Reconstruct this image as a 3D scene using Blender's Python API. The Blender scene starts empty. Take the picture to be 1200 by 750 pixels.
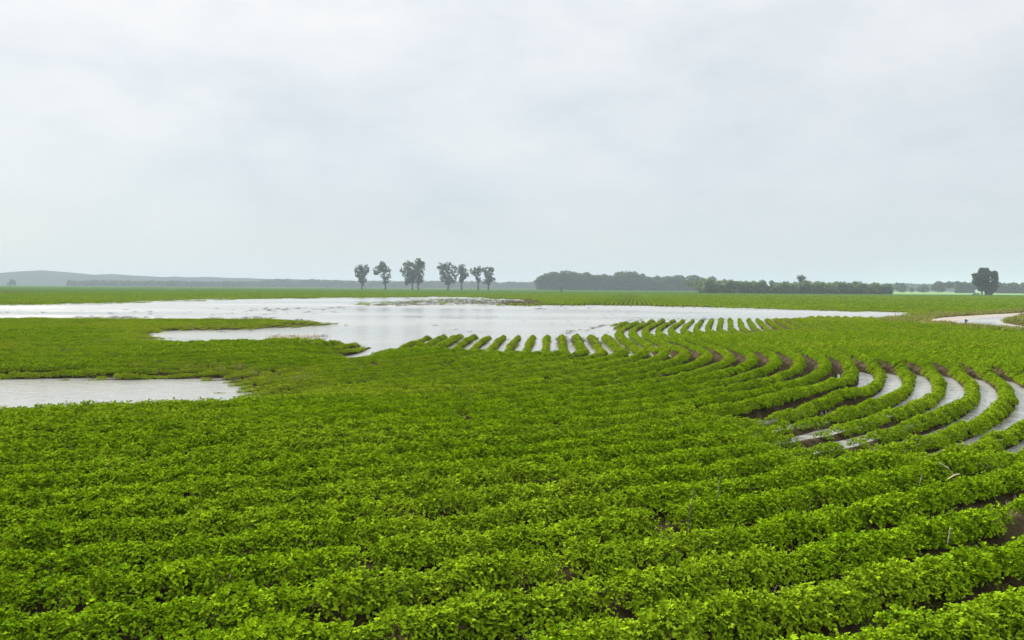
# Flooded soybean field under an overcast sky: one script, builds everything in plan metres.
# X = right, Y = away from the camera, Z = up; the flood water stands at Z = 0.
import bpy, math, random
import numpy as np
from mathutils import Vector, Matrix

random.seed(7)
RNG = np.random.default_rng(11)
C = bpy.context.scene.collection
SCN = bpy.context.scene
R = math.radians

F = 1000.0            # focal length in pixels of a 1200-wide frame
CAM_H = 2.50          # eye height above the flood water
CANOPY_H = 2.02       # eye height above the crop canopy
ROLL = 0.0067


def ground_at(px, py, h=CAM_H):
    """Point on the level h metres under the eye for a measured direction of the survey photo."""
    yr = py - (337 + (px - 600) * ROLL)
    d = F * h / yr
    return ((px - 600) * h / yr, d)


def W(*pts): return [ground_at(x, y, CAM_H) for x, y in pts]
def K(*pts): return [ground_at(x, y, CANOPY_H) for x, y in pts]
def M(*pts): return [ground_at(x, y, 2.36) for x, y in pts]


# ------------------------------------------------------------------ noise
def _hash(ix, iy, seed):
    n = (ix * 374761393 + iy * 668265263 + seed * 144665) & 0xFFFFFFFF
    n = ((n ^ (n >> 13)) * 1274126177) & 0xFFFFFFFF
    n = n ^ (n >> 16)
    return (n & 0xFFFF) / 65535.0


def vnoise(x, y, seed=0):
    x = np.asarray(x, float); y = np.asarray(y, float)
    ix = np.floor(x).astype(np.int64); iy = np.floor(y).astype(np.int64)
    fx = x - ix; fy = y - iy
    fx = fx * fx * (3 - 2 * fx); fy = fy * fy * (3 - 2 * fy)
    a = _hash(ix, iy, seed); b = _hash(ix + 1, iy, seed)
    c = _hash(ix, iy + 1, seed); d = _hash(ix + 1, iy + 1, seed)
    return (a * (1 - fx) + b * fx) * (1 - fy) + (c * (1 - fx) + d * fx) * fy


def fbm(x, y, seed=0, octv=3):
    s = 0; amp = 0.5; tot = 0
    for i in range(octv):
        s = s + amp * vnoise(np.asarray(x) * 2 ** i, np.asarray(y) * 2 ** i, seed + i * 17)
        tot += amp; amp *= 0.5
    return s / tot


def poly_sd(x, y, poly):
    """Signed distance to a closed polygon, negative inside."""
    x = np.asarray(x, float); y = np.asarray(y, float)
    d2 = np.full(x.shape, 1e18); inside = np.zeros(x.shape, bool)
    n = len(poly)
    for i in range(n):
        ax, ay = poly[i]; bx, by = poly[(i + 1) % n]
        ex, ey = bx - ax, by - ay
        L = ex * ex + ey * ey + 1e-12
        t = np.clip(((x - ax) * ex + (y - ay) * ey) / L, 0, 1)
        d2 = np.minimum(d2, (x - ax - t * ex) ** 2 + (y - ay - t * ey) ** 2)
        if ay != by:
            c = ((ay > y) != (by > y)) & (x < (bx - ax) * (y - ay) / (by - ay) + ax)
            inside ^= c
    d = np.sqrt(d2)
    return np.where(inside, -d, d)


# ------------------------------------------------------------------ plan of the field
POND = (W((-260, 357), (0, 357), (90, 354.5), (180, 351.5), (240, 350), (400, 348.5), (520, 348), (590, 348.5), (604, 353), (616, 357.5),
          (740, 358.2), (860, 361), (960, 364), (1060, 365.6), (1125, 366.3))
        + K((1100, 367.6), (1060, 368.6), (960, 369), (890, 371), (845, 376), (800, 379), (745, 390), (735, 398), (680, 399), (620, 400),
            (500, 399.5), (474, 399), (440, 394), (400, 393), (330, 392), (240, 392), (150, 387), (105, 385.8))
        + W((115, 384.3), (240, 384.5), (315, 383), (330, 381.3), (345, 380.6))
        + K((325, 371.3), (250, 370), (100, 368.7), (0, 369), (-260, 369)))
POND_NEAR = (W((-160, 440), (0, 440), (100, 441), (200, 441), (240, 442), (328, 445))
             + K((338, 447.5), (260, 453), (200, 459), (100, 464), (0, 467), (-160, 470)))
FURROWS = [  # crop beds standing in water: water between the rows
    M((1020, 434), (1110, 438), (1330, 449), (1330, 520), (1195, 538), (1070, 546), (985, 538), (900, 522), (885, 503), (960, 488), (1040, 470), (1025, 455)),
    M((733, 379), (760, 376), (885, 374), (905, 391), (870, 395), (760, 400), (725, 398)),
    M((470, 395), (540, 394), (650, 394), (760, 396), (775, 410), (640, 415), (545, 412), (455, 404)),
    M((955, 371), (1055, 373), (1055, 379), (960, 379)),
    M((880, 498), (905, 492), (990, 505), (1012, 540), (960, 552), (925, 535)),
]
OPEN_FURROW = W((395, 425), (410, 427), (487, 396.5), (467, 396.5))
DROWNED = [  # half drowned, browned crop standing in the open water
    W((430, 357), (470, 353.6), (520, 350.6), (606, 351), (618, 357), (520, 356.5), (470, 358)),
]
ROAD = [(40.0, 21.6), (36.5, 36.0), (33.6, 47.5), (33.0, 56.2), (34.4, 63.4), (38.0, 71.3), (44.5, 79.2), (53.0, 87.8), (64.0, 97.9), (80.0, 108.0), (110.0, 119.5), (170.0, 133.2)]
ROAD_W = 5.2

# crop rows: parallel curves that swing from running across the view to running away from it
CX, CY, R0 = -11.5, 32.4, 22.0
H_FAR, H_NEAR = R(87.5), R(13.0)
PITCH = 0.71
RIDGE = 0.12
nf = (math.sin(H_FAR), -math.cos(H_FAR)); tf = (math.cos(H_FAR), math.sin(H_FAR))
nn = (math.sin(H_NEAR), -math.cos(H_NEAR)); tn = (math.cos(H_NEAR), math.sin(H_NEAR))


def sstep(a, b, x):
    t = np.clip((x - a) / (b - a), 0, 1)
    return t * t * (3 - 2 * t)


_GY = np.linspace(0, 900, 1801)
_GS = 0.21 * sstep(37, 55, _GY) - 0.11 * sstep(66, 88, _GY)
_GX = np.concatenate([[0], np.cumsum((_GS[1:] + _GS[:-1]) * 0.25)])


def row_bend(y):
    """Far rows swing a little to the right: sideways shift of the straight rows."""
    return np.interp(y, _GY, _GX)


def row_u(x, y):
    x = x - row_bend(y)
    qx = x - CX; qy = y - CY
    r = np.hypot(qx, qy)
    far = (qx * tf[0] + qy * tf[1]) > 0
    near = (qx * tn[0] + qy * tn[1]) < 0
    u = np.where(far, qx * nf[0] + qy * nf[1], np.where(near, qx * nn[0] + qy * nn[1], r))
    return u - R0


def road_dist(x, y):
    d2 = np.full(np.shape(x), 1e18)
    for (ax, ay), (bx, by) in zip(ROAD[:-1], ROAD[1:]):
        ex, ey = bx - ax, by - ay
        t = np.clip(((x - ax) * ex + (y - ay) * ey) / (ex * ex + ey * ey), 0, 1)
        d2 = np.minimum(d2, (x - ax - t * ex) ** 2 + (y - ay - t * ey) ** 2)
    return np.sqrt(d2)


def base_height(x, y):
    x = np.asarray(x, float); y = np.asarray(y, float)
    scale = np.maximum(0.075 * np.abs(y), 1.0)
    n = (fbm(x / 2.3, y / 4.1, 3) - 0.5)
    sd = np.minimum(np.minimum(poly_sd(x, y, POND), poly_sd(x, y, POND_NEAR)), 1e9)
    sd = sd + n * scale * 1.0 + (fbm(x / 7.0, y / 16.0, 8) - 0.5) * scale * 1.4
    b = np.where(sd > 0, 0.15 * np.tanh(sd / scale), 0.30 * np.tanh(sd / (scale * 0.9)))
    for i, f in enumerate(FURROWS):
        s = poly_sd(x, y, f)
        w = 1 - sstep(-0.15, 0.9 + 0.012 * y.clip(0), s + n * 0.8)
        tgt = (-0.04, 0.0, -0.025, -0.03, -0.05)[i] + (0.11, 0.16, 0.13, 0.11, 0.11)[i] * (fbm(x / 0.9, y / 1.3, 61) - 0.5)
        b = b * (1 - w) + tgt * w
    s = poly_sd(x, y, OPEN_FURROW)
    w = 1 - sstep(0.1, 1.5, s)
    b = np.where(b > 0.0, b * (1 - w) + 0.0 * w, b)
    w = 1 - sstep(-0.05, 0.3, s)
    b = np.minimum(b, b * (1 - w) - 0.18 * w)
    for d in DROWNED:
        s = poly_sd(x, y, d) + n * 8
        w = 1 - sstep(-4, 3, s)
        b = np.where(b < -0.03, b * (1 - w) + (-0.05) * w, b)
    rd = road_dist(x, y)
    # verge bank on the far side of the bend, road bed cut below the road sheet
    b = b + 0.05 * (fbm(x / 9, y / 9, 5) - 0.5) * sstep(0.08, 0.14, b)
    inner = sstep(2.6, 6.0, rd) * (1 - sstep(6, 26, rd)) * (x > np.interp(y, [p[1] for p in ROAD], [p[0] for p in ROAD]))
    b = b + 0.42 * inner
    b = b * sstep(2.6, 4.0, rd) + (-0.16) * (1 - sstep(2.4, 3.1, rd)) + 0.16 * sstep(2.4, 3.1, rd) * (1 - sstep(3.1, 4.5, rd))
    return b


def ridge_amp(x, y):
    rd = road_dist(x, y)
    return RIDGE * (1 - sstep(72, 118, y)) * sstep(4.5, 6.0, rd) * (1 - sstep(1.0, 1.6, np.abs(x) / (0.78 * np.maximum(y, 0) + 5)))


def surface(x, y):
    u = row_u(x, y)
    return base_height(x, y) + ridge_amp(x, y) * np.cos(2 * math.pi * u / PITCH) + 0.02 * (fbm(x / 0.35, y / 0.35, 9) - 0.5)


# ------------------------------------------------------------------ materials
def new_mat(name):
    m = bpy.data.materials.new(name); m.use_nodes = True
    nt = m.node_tree; nt.nodes.clear()
    return m, nt, nt.nodes, nt.links


def node(nodes, t, **kw):
    n = nodes.new(t)
    for k, v in kw.items():
        if k == 'inp':
            for kk, vv in v.items():
                n.inputs[kk].default_value = vv
        else:
            setattr(n, k, v)
    return n


def ramp(nodes, stops):
    r = nodes.new('ShaderNodeValToRGB')
    e = r.color_ramp.elements
    while len(e) < len(stops): e.new(0.5)
    for el, (p, c) in zip(e, stops):
        el.position = p; el.color = (*c, 1) if len(c) == 3 else c
    return r


def leaf_material(name, cols, tint_cols, transl=0.12, rough=0.7, spec=0.0):
    """cols: dark..light leaf greens; tint_cols: the same for yellowed leaves. Instance attribute 'tint' mixes."""
    m, nt, N, L = new_mat(name)
    out = node(N, 'ShaderNodeOutputMaterial')
    att = node(N, 'ShaderNodeAttribute', attribute_type='INSTANCER', attribute_name='tint')
    lf = node(N, 'ShaderNodeAttribute', attribute_type='GEOMETRY', attribute_name='leaf_shade')
    oi = node(N, 'ShaderNodeObjectInfo')
    ad = node(N, 'ShaderNodeMath', operation='MULTIPLY_ADD', inp={1: 0.16, 2: -0.08})
    L.new(oi.outputs['Random'], ad.inputs[0])
    ad2 = node(N, 'ShaderNodeMath', operation='ADD', use_clamp=True)
    L.new(lf.outputs['Fac'], ad2.inputs[0]); L.new(ad.outputs[0], ad2.inputs[1])
    r1 = ramp(N, [(i / (len(cols) - 1), c) for i, c in enumerate(cols)])
    r2 = ramp(N, [(i / (len(tint_cols) - 1), c) for i, c in enumerate(tint_cols)])
    L.new(ad2.outputs[0], r1.inputs[0]); L.new(ad2.outputs[0], r2.inputs[0])
    mix = node(N, 'ShaderNodeMix', data_type='RGBA')
    L.new(att.outputs['Fac'], mix.inputs[0]); L.new(r1.outputs[0], mix.inputs[6]); L.new(r2.outputs[0], mix.inputs[7])
    bs = node(N, 'ShaderNodeBsdfPrincipled', inp={'Roughness': rough, 'Specular IOR Level': spec})
    tr = node(N, 'ShaderNodeBsdfTranslucent')
    L.new(mix.outputs[2], bs.inputs['Base Color'])
    hs = node(N, 'ShaderNodeHueSaturation', inp={'Hue': 0.485, 'Saturation': 1.05, 'Value': 1.35})
    L.new(mix.outputs[2], hs.inputs['Color']); L.new(hs.outputs[0], tr.inputs['Color'])
    ms = node(N, 'ShaderNodeMixShader', inp={0: transl})
    L.new(bs.outputs[0], ms.inputs[1]); L.new(tr.outputs[0], ms.inputs[2])
    L.new(ms.outputs[0], out.inputs['Surface'])
    return m


SOY = leaf_material('soybean_leaf',
                    [(0.022, 0.058, 0.0026), (0.072, 0.142, 0.0032), (0.145, 0.235, 0.004), (0.21, 0.31, 0.008)],
                    [(0.060, 0.078, 0.008), (0.128, 0.178, 0.010), (0.205, 0.270, 0.014), (0.30, 0.35, 0.03)])
GRASS = leaf_material('verge_grass',
                      [(0.03, 0.055, 0.008), (0.07, 0.11, 0.012), (0.12, 0.16, 0.02), (0.22, 0.22, 0.06)],
                      [(0.10, 0.08, 0.03), (0.18, 0.15, 0.05), (0.26, 0.22, 0.09), (0.36, 0.30, 0.15)], transl=0.25, rough=0.5)
TREE = leaf_material('tree_leaf',
                     [(0.014, 0.028, 0.011), (0.034, 0.062, 0.022), (0.068, 0.112, 0.038)],
                     [(0.05, 0.085, 0.03), (0.085, 0.14, 0.045), (0.13, 0.20, 0.065)], transl=0.15, rough=0.6, spec=0.2)


def plain_mat(name, c1, c2, scale=8.0, rough=0.85, bump=0.3, spec=0.1):
    m, nt, N, L = new_mat(name)
    out = node(N, 'ShaderNodeOutputMaterial')
    tc = node(N, 'ShaderNodeTexCoord')
    nz = node(N, 'ShaderNodeTexNoise', inp={'Scale': scale, 'Detail': 6.0, 'Roughness': 0.6})
    L.new(tc.outputs['Object'], nz.inputs['Vector'])
    r = ramp(N, [(0.3, c1), (0.7, c2)])
    L.new(nz.outputs['Fac'], r.inputs[0])
    bs = node(N, 'ShaderNodeBsdfPrincipled', inp={'Roughness': rough, 'Specular IOR Level': spec})
    L.new(r.outputs[0], bs.inputs['Base Color'])
    b = node(N, 'ShaderNodeBump', inp={'Strength': bump, 'Distance': 0.05})
    L.new(nz.outputs['Fac'], b.inputs['Height']); L.new(b.outputs[0], bs.inputs['Normal'])
    L.new(bs.outputs[0], out.inputs['Surface'])
    return m


BARK = plain_mat('bark', (0.035, 0.028, 0.022), (0.085, 0.07, 0.055), 3.0)
STEM = plain_mat('soybean_stem', (0.06, 0.09, 0.02), (0.14, 0.15, 0.05), 20.0)
RESIDUE = plain_mat('dead_stalks', (0.05, 0.04, 0.034), (0.13, 0.105, 0.085), 6.0)
STRAW = plain_mat('dry_straw', (0.30, 0.25, 0.16), (0.62, 0.56, 0.42), 15.0)
STAKE = plain_mat('weathered_stake', (0.02, 0.018, 0.016), (0.06, 0.05, 0.045), 12.0)


def ground_material():
    m, nt, N, L = new_mat('field_soil')
    out = node(N, 'ShaderNodeOutputMaterial')
    geo = node(N, 'ShaderNodeNewGeometry')
    nz = node(N, 'ShaderNodeTexNoise', inp={'Scale': 3.2, 'Detail': 8.0, 'Roughness': 0.65})
    L.new(geo.outputs['Position'], nz.inputs['Vector'])
    soil = ramp(N, [(0.28, (0.016, 0.013, 0.007)), (0.5, (0.032, 0.025, 0.013)), (0.72, (0.075, 0.058, 0.032))])
    L.new(nz.outputs['Fac'], soil.inputs[0])
    # crop cover far away, where single rows can no longer be told apart
    cover = node(N, 'ShaderNodeAttribute', attribute_type='GEOMETRY', attribute_name='crop_cover')
    pale = node(N, 'ShaderNodeAttribute', attribute_type='GEOMETRY', attribute_name='pale_field')
    mp = node(N, 'ShaderNodeMapping', inp={'Rotation': (0, 0, R(6.2)), 'Scale': (0.9, 0.012, 1)})
    L.new(geo.outputs['Position'], mp.inputs['Vector'])
    n2 = node(N, 'ShaderNodeTexNoise', inp={'Scale': 1.0, 'Detail': 4.0, 'Roughness': 0.6})
    L.new(mp.outputs[0], n2.inputs['Vector'])
    n3 = node(N, 'ShaderNodeTexNoise', inp={'Scale': 0.012, 'Detail': 4.0, 'Roughness': 0.6})
    L.new(geo.outputs['Position'], n3.inputs['Vector'])
    av = node(N, 'ShaderNodeMath', operation='ADD')
    L.new(n2.outputs['Fac'], av.inputs[0]); L.new(n3.outputs['Fac'], av.inputs[1])
    hv = node(N, 'ShaderNodeMath', operation='MULTIPLY', inp={1: 0.5})
    L.new(av.outputs[0], hv.inputs[0])
    crop = ramp(N, [(0.30, (0.019, 0.041, 0.006)), (0.5, (0.028, 0.058, 0.006)), (0.7, (0.042, 0.074, 0.009))])
    L.new(hv.outputs[0], crop.inputs[0])
    palec = ramp(N, [(0.35, (0.09, 0.15, 0.05)), (0.65, (0.12, 0.19, 0.065))])
    L.new(hv.outputs[0], palec.inputs[0])
    mx = node(N, 'ShaderNodeMix', data_type='RGBA')
    L.new(pale.outputs['Fac'], mx.inputs[0]); L.new(crop.outputs[0], mx.inputs[6]); L.new(palec.outputs[0], mx.inputs[7])
    mx2 = node(N, 'ShaderNodeMix', data_type='RGBA')
    L.new(cover.outputs['Fac'], mx2.inputs[0]); L.new(soil.outputs[0], mx2.inputs[6]); L.new(mx.outputs[2], mx2.inputs[7])
    bs = node(N, 'ShaderNodeBsdfPrincipled', inp={'Roughness': 0.9, 'Specular IOR Level': 0.0})
    L.new(mx2.outputs[2], bs.inputs['Base Color'])
    b = node(N, 'ShaderNodeBump', inp={'Strength': 0.6, 'Distance': 0.03})
    nb = node(N, 'ShaderNodeTexNoise', inp={'Scale': 14.0, 'Detail': 6.0})
    L.new(geo.outputs['Position'], nb.inputs['Vector'])
    L.new(nb.outputs['Fac'], b.inputs['Height']); L.new(b.outputs[0], bs.inputs['Normal'])
    L.new(bs.outputs[0], out.inputs['Surface'])
    return m


def water_material():
    m, nt, N, L = new_mat('flood_water')
    out = node(N, 'ShaderNodeOutputMaterial')
    geo = node(N, 'ShaderNodeNewGeometry')
    mp = node(N, 'ShaderNodeMapping', inp={'Scale': (1.0, 1.6, 1)})
    L.new(geo.outputs['Position'], mp.inputs['Vector'])
    n1 = node(N, 'ShaderNodeTexNoise', inp={'Scale': 2.2, 'Detail': 3.0, 'Roughness': 0.55})
    n2 = node(N, 'ShaderNodeTexNoise', inp={'Scale': 9.0, 'Detail': 2.0})
    n3 = node(N, 'ShaderNodeTexNoise', inp={'Scale': 0.06, 'Detail': 4.0, 'Roughness': 0.6})
    L.new(mp.outputs[0], n1.inputs['Vector']); L.new(mp.outputs[0], n2.inputs['Vector'])
    mp3 = node(N, 'ShaderNodeMapping', inp={'Scale': (0.35, 1.0, 1)})
    L.new(geo.outputs['Position'], mp3.inputs['Vector']); L.new(mp3.outputs[0], n3.inputs['Vector'])
    a = node(N, 'ShaderNodeMath', operation='MULTIPLY_ADD', inp={1: 0.35})
    L.new(n2.outputs['Fac'], a.inputs[0]); L.new(n1.outputs['Fac'], a.inputs[2])
    gust = node(N, 'ShaderNodeMapRange', inp={1: 0.35, 2: 0.7, 3: 0.25, 4: 1.0})
    L.new(n3.outputs['Fac'], gust.inputs[0])
    h = node(N, 'ShaderNodeMath', operation='MULTIPLY')
    L.new(a.outputs[0], h.inputs[0]); L.new(gust.outputs[0], h.inputs[1])
    b = node(N, 'ShaderNodeBump', inp={'Strength': 1.0, 'Distance': 0.035})
    L.new(h.outputs[0], b.inputs['Height'])
    mud = ramp(N, [(0.3, (0.15, 0.148, 0.138)), (0.7, (0.205, 0.20, 0.19))])
    L.new(n3.outputs['Fac'], mud.inputs[0])
    bs = node(N, 'ShaderNodeBsdfPrincipled', inp={'Roughness': 0.2, 'IOR': 1.33})
    rg = node(N, 'ShaderNodeMapRange', inp={1: 0.35, 2: 0.7, 3: 0.07, 4: 0.26}); L.new(n3.outputs['Fac'], rg.inputs[0]); L.new(rg.outputs[0], bs.inputs['Roughness'])
    L.new(mud.outputs[0], bs.inputs['Base Color']); L.new(b.outputs[0], bs.inputs['Normal'])
    L.new(bs.outputs[0], out.inputs['Surface'])
    return m


# ------------------------------------------------------------------ mesh helpers
def link(name, me, parent=None):
    o = bpy.data.objects.new(name, me); C.objects.link(o)
    if parent: o.parent = parent
    return o


def tag(o, label=None, cat=None, group=None, kind=None):
    if label: o['label'] = label
    if cat: o['category'] = cat
    if group: o['group'] = group
    if kind: o['kind'] = kind
    return o


def np_mesh(name, verts, faces, mats, smooth=False, attrs=None, mat_idx=None):
    """verts (n,3); faces (m,k) with one k."""
    me = bpy.data.meshes.new(name)
    v = np.asarray(verts, np.float32); f = np.asarray(faces, np.int32)
    me.vertices.add(len(v)); me.vertices.foreach_set('co', v.ravel())
    k = f.shape[1]
    me.loops.add(f.size); me.loops.foreach_set('vertex_index', f.ravel())
    me.polygons.add(len(f)); me.polygons.foreach_set('loop_start', np.arange(0, f.size, k, dtype=np.int32))
    me.polygons.foreach_set('loop_total', np.full(len(f), k, np.int32))
    if smooth: me.polygons.foreach_set('use_smooth', np.ones(len(f), bool))
    if mat_idx is not None: me.polygons.foreach_set('material_index', np.asarray(mat_idx, np.int32))
    for mt in mats: me.materials.append(mt)
    for an, (dom, val) in (attrs or {}).items():
        at = me.attributes.new(an, 'FLOAT', dom)
        at.data.foreach_set('value', np.asarray(val, np.float32))
    me.update(calc_edges=True); me.validate()
    return me


class MB:
    """Collects quads (tubes, blades) into one mesh."""
    def __init__(s): s.v = []; s.f = []; s.n = 0
    def add(s, v, f):
        s.v.append(np.asarray(v, float)); s.f.append(np.asarray(f, int) + s.n); s.n += len(v)
    def tube(s, pts, rad, seg=7):
        pts = [Vector(p) for p in pts]; V = []; Fq = []
        for i, p in enumerate(pts):
            d = (pts[min(i + 1, len(pts) - 1)] - pts[max(i - 1, 0)]).normalized()
            a = d.orthogonal().normalized() if abs(d.z) < 0.99 else Vector((1, 0, 0)); b = d.cross(a)
            for k in range(seg):
                t = 2 * math.pi * k / seg
                V.append(p + (a * math.cos(t) + b * math.sin(t)) * rad[i])
        for i in range(len(pts) - 1):
            for k in range(seg):
                k2 = (k + 1) % seg
                Fq.append((i * seg + k, i * seg + k2, (i + 1) * seg + k2, (i + 1) * seg + k))
        V.append(pts[-1]); tip = len(V) - 1
        e = (len(pts) - 1) * seg
        for k in range(0, seg): Fq.append((e + k, e + (k + 1) % seg, tip, tip))
        Fq = [q if q[2] != q[3] else q for q in Fq]
        s.add([tuple(q) for q in V], Fq)
    def mesh(s, name, mat, smooth=True):
        v = np.concatenate(s.v); f = np.concatenate(s.f)
        me = bpy.data.meshes.new(name)
        me.from_pydata(v.tolist(), [], [list(dict.fromkeys(q)) for q in f.tolist()])
        me.materials.append(mat)
        if smooth:
            me.polygons.foreach_set('use_smooth', np.ones(len(me.polygons), bool))
        me.update()
        return me


# ------------------------------------------------------------------ ground, water, road
def build_ground():
    ys = [-80, -40, -15, -5, 0, 1.5, 2.4]
    y = 3.0
    while y < 6600:
        ys.append(y)
        y += max(0.08, 0.006 * y) if y < 120 else 0.028 * y
    ys = np.array(ys)
    nc = 760
    t = np.linspace(-1, 1, nc)
    ext = np.array([3, 10, 30, 120, 600, 3200.])
    yy = []; xx = []
    for v in ys:
        hw = 0.76 * max(v, 0) + 6
        xs = np.concatenate([-hw - ext[::-1], t * hw, hw + ext])
        xx.append(xs); yy.append(np.full(xs.shape, v))
    X = np.array(xx); Y = np.array(yy)
    Z = surface(X, Y)
    far = sstep(220, 640, Y)
    Z = Z * (1 - far) + 0.14 * far
    nr, ncol = X.shape
    idx = np.arange(nr * ncol).reshape(nr, ncol)
    f = np.stack([idx[:-1, :-1], idx[:-1, 1:], idx[1:, 1:], idx[1:, :-1]], -1).reshape(-1, 4)
    cover = sstep(240, 315, Y)
    pale = sstep(470, 500, Y) * sstep(0.40, 0.45, X / np.maximum(Y, 1)) 
    v = np.stack([X, Y, Z], -1).reshape(-1, 3)
    me = np_mesh('ground', v, f, [ground_material()], smooth=True,
                 attrs={'crop_cover': ('POINT', cover.ravel()), 'pale_field': ('POINT', np.clip(pale, 0, 1).ravel())})
    o = link('ground', me); tag(o, kind='structure')
    return o


def build_water():
    xs = np.linspace(-230, 110, 36); ys = np.linspace(2.5, 240, 30)
    X, Y = np.meshgrid(xs, ys)
    v = np.stack([X, Y, np.zeros_like(X)], -1).reshape(-1, 3)
    idx = np.arange(X.size).reshape(X.shape)
    f = np.stack([idx[:-1, :-1], idx[:-1, 1:], idx[1:, 1:], idx[1:, :-1]], -1).reshape(-1, 4)
    o = link('water', np_mesh('water', v, f, [water_material()], smooth=True)); tag(o, kind='structure')


def catmull(pts, n):
    P = [Vector((*p, 0)) for p in pts]; P = [2 * P[0] - P[1]] + P + [2 * P[-1] - P[-2]]
    out = []
    for i in range(1, len(P) - 2):
        for k in range(n):
            t = k / n
            out.append(0.5 * ((2 * P[i]) + (P[i + 1] - P[i - 1]) * t + (2 * P[i - 1] - 5 * P[i] + 4 * P[i + 1] - P[i + 2]) * t * t
                              + (3 * P[i] - P[i - 1] - 3 * P[i + 1] + P[i + 2]) * t ** 3))
    out.append(P[-2])
    return out


ROAD = [(p.x, p.y) for p in catmull(ROAD, 6)]


def build_road():
    m, nt, N, L = new_mat('gravel_track')
    out = node(N, 'ShaderNodeOutputMaterial')
    geo = node(N, 'ShaderNodeNewGeometry')
    nz = node(N, 'ShaderNodeTexNoise', inp={'Scale': 1.4, 'Detail': 9.0, 'Roughness': 0.7})
    L.new(geo.outputs['Position'], nz.inputs['Vector'])
    r = ramp(N, [(0.3, (0.15, 0.13, 0.105)), (0.55, (0.205, 0.18, 0.15)), (0.8, (0.27, 0.24, 0.20))])
    L.new(nz.outputs['Fac'], r.inputs[0])
    bs = node(N, 'ShaderNodeBsdfPrincipled', inp={'Roughness': 0.85, 'Specular IOR Level': 0.12})
    L.new(r.outputs[0], bs.inputs['Base Color'])
    b = node(N, 'ShaderNodeBump', inp={'Strength': 0.5, 'Distance': 0.03})
    L.new(nz.outputs['Fac'], b.inputs['Height']); L.new(b.outputs[0], bs.inputs['Normal'])
    L.new(bs.outputs[0], out.inputs['Surface'])
    pts = ROAD
    fine = []
    for (ax, ay), (bx, by) in zip(pts[:-1], pts[1:]):
        n = max(2, int(math.hypot(bx - ax, by - ay) / 0.4))
        for k in range(n): fine.append((ax + (bx - ax) * k / n, ay + (by - ay) * k / n))
    P = np.array(fine); T = np.gradient(P, axis=0); T /= np.linalg.norm(T, axis=1)[:, None]
    Nn = np.stack([T[:, 1], -T[:, 0]], -1)
    c = np.linspace(-1, 1, 25)
    XY = P[:, None, :] + Nn[:, None, :] * (c[None, :, None] * (ROAD_W / 2 + 0.45))
    X, Y = XY[..., 0], XY[..., 1]
    edge = sstep(0.82, 1.0, np.abs(c))[None, :]
    # ruts and a low, flooded middle of the bend
    low = 0.10 * sstep(50, 60, Y) * (1 - sstep(81, 91, Y)) * (1 - sstep(0.25, 0.85, np.abs(c - 0.28)))[None, :]
    rut = 0.03 * (np.exp(-((np.abs(c) - 0.42) / 0.14) ** 2))[None, :]
    Z = 0.075 + 0.05 * (fbm(X / 1.6, Y / 3.2, 21, 4) - 0.5) - low - rut - 0.26 * edge
    v = np.stack([X, Y, Z], -1).reshape(-1, 3)
    idx = np.arange(X.size).reshape(X.shape)
    f = np.stack([idx[:-1, :-1], idx[:-1, 1:], idx[1:, 1:], idx[1:, :-1]], -1).reshape(-1, 4)
    o = link('road', np_mesh('road', v, f, [m], smooth=True)); tag(o, kind='structure')


# ------------------------------------------------------------------ soybean plants
def leaflet_batch(cen, dirv, up, ln, wd, fold):
    """Folded oval leaflets: six rim points and a midrib; returns verts (n*8,3) and quad faces."""
    side = np.cross(dirv, up); side /= np.linalg.norm(side, axis=1)[:, None] + 1e-9
    up = np.cross(side, dirv)
    n = len(cen)
    ln = ln[:, None]; wd = wd[:, None]; fd = fold[:, None]
    base = cen; tip = cen + dirv * ln - up * ln * 0.16
    m1 = cen + dirv * ln * 0.33 + up * ln * 0.03; m2 = cen + dirv * ln * 0.68 - up * ln * 0.02
    l1 = m1 + side * wd * 0.5 + up * wd * fd; r1 = m1 - side * wd * 0.5 + up * wd * fd
    l2 = m2 + side * wd * 0.42 + up * wd * fd; r2 = m2 - side * wd * 0.42 + up * wd * fd
    V = np.stack([base, m1, m2, tip, l1, l2, r1, r2], 1).reshape(-1, 3)
    q = np.array([[0, 1, 4, 4], [1, 2, 5, 4], [2, 3, 5, 5], [0, 6, 1, 1], [6, 7, 2, 1], [7, 3, 2, 2]])
    tri = np.array([[0, 1, 4], [1, 2, 5], [1, 5, 4], [2, 3, 5], [0, 6, 1], [6, 7, 2], [6, 2, 1], [7, 3, 2]])
    Fa = (np.arange(n)[:, None, None] * 8 + tri[None]).reshape(-1, 3)
    return V, Fa


def unit(a): return a / (np.linalg.norm(a, axis=1)[:, None] + 1e-9)


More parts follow.
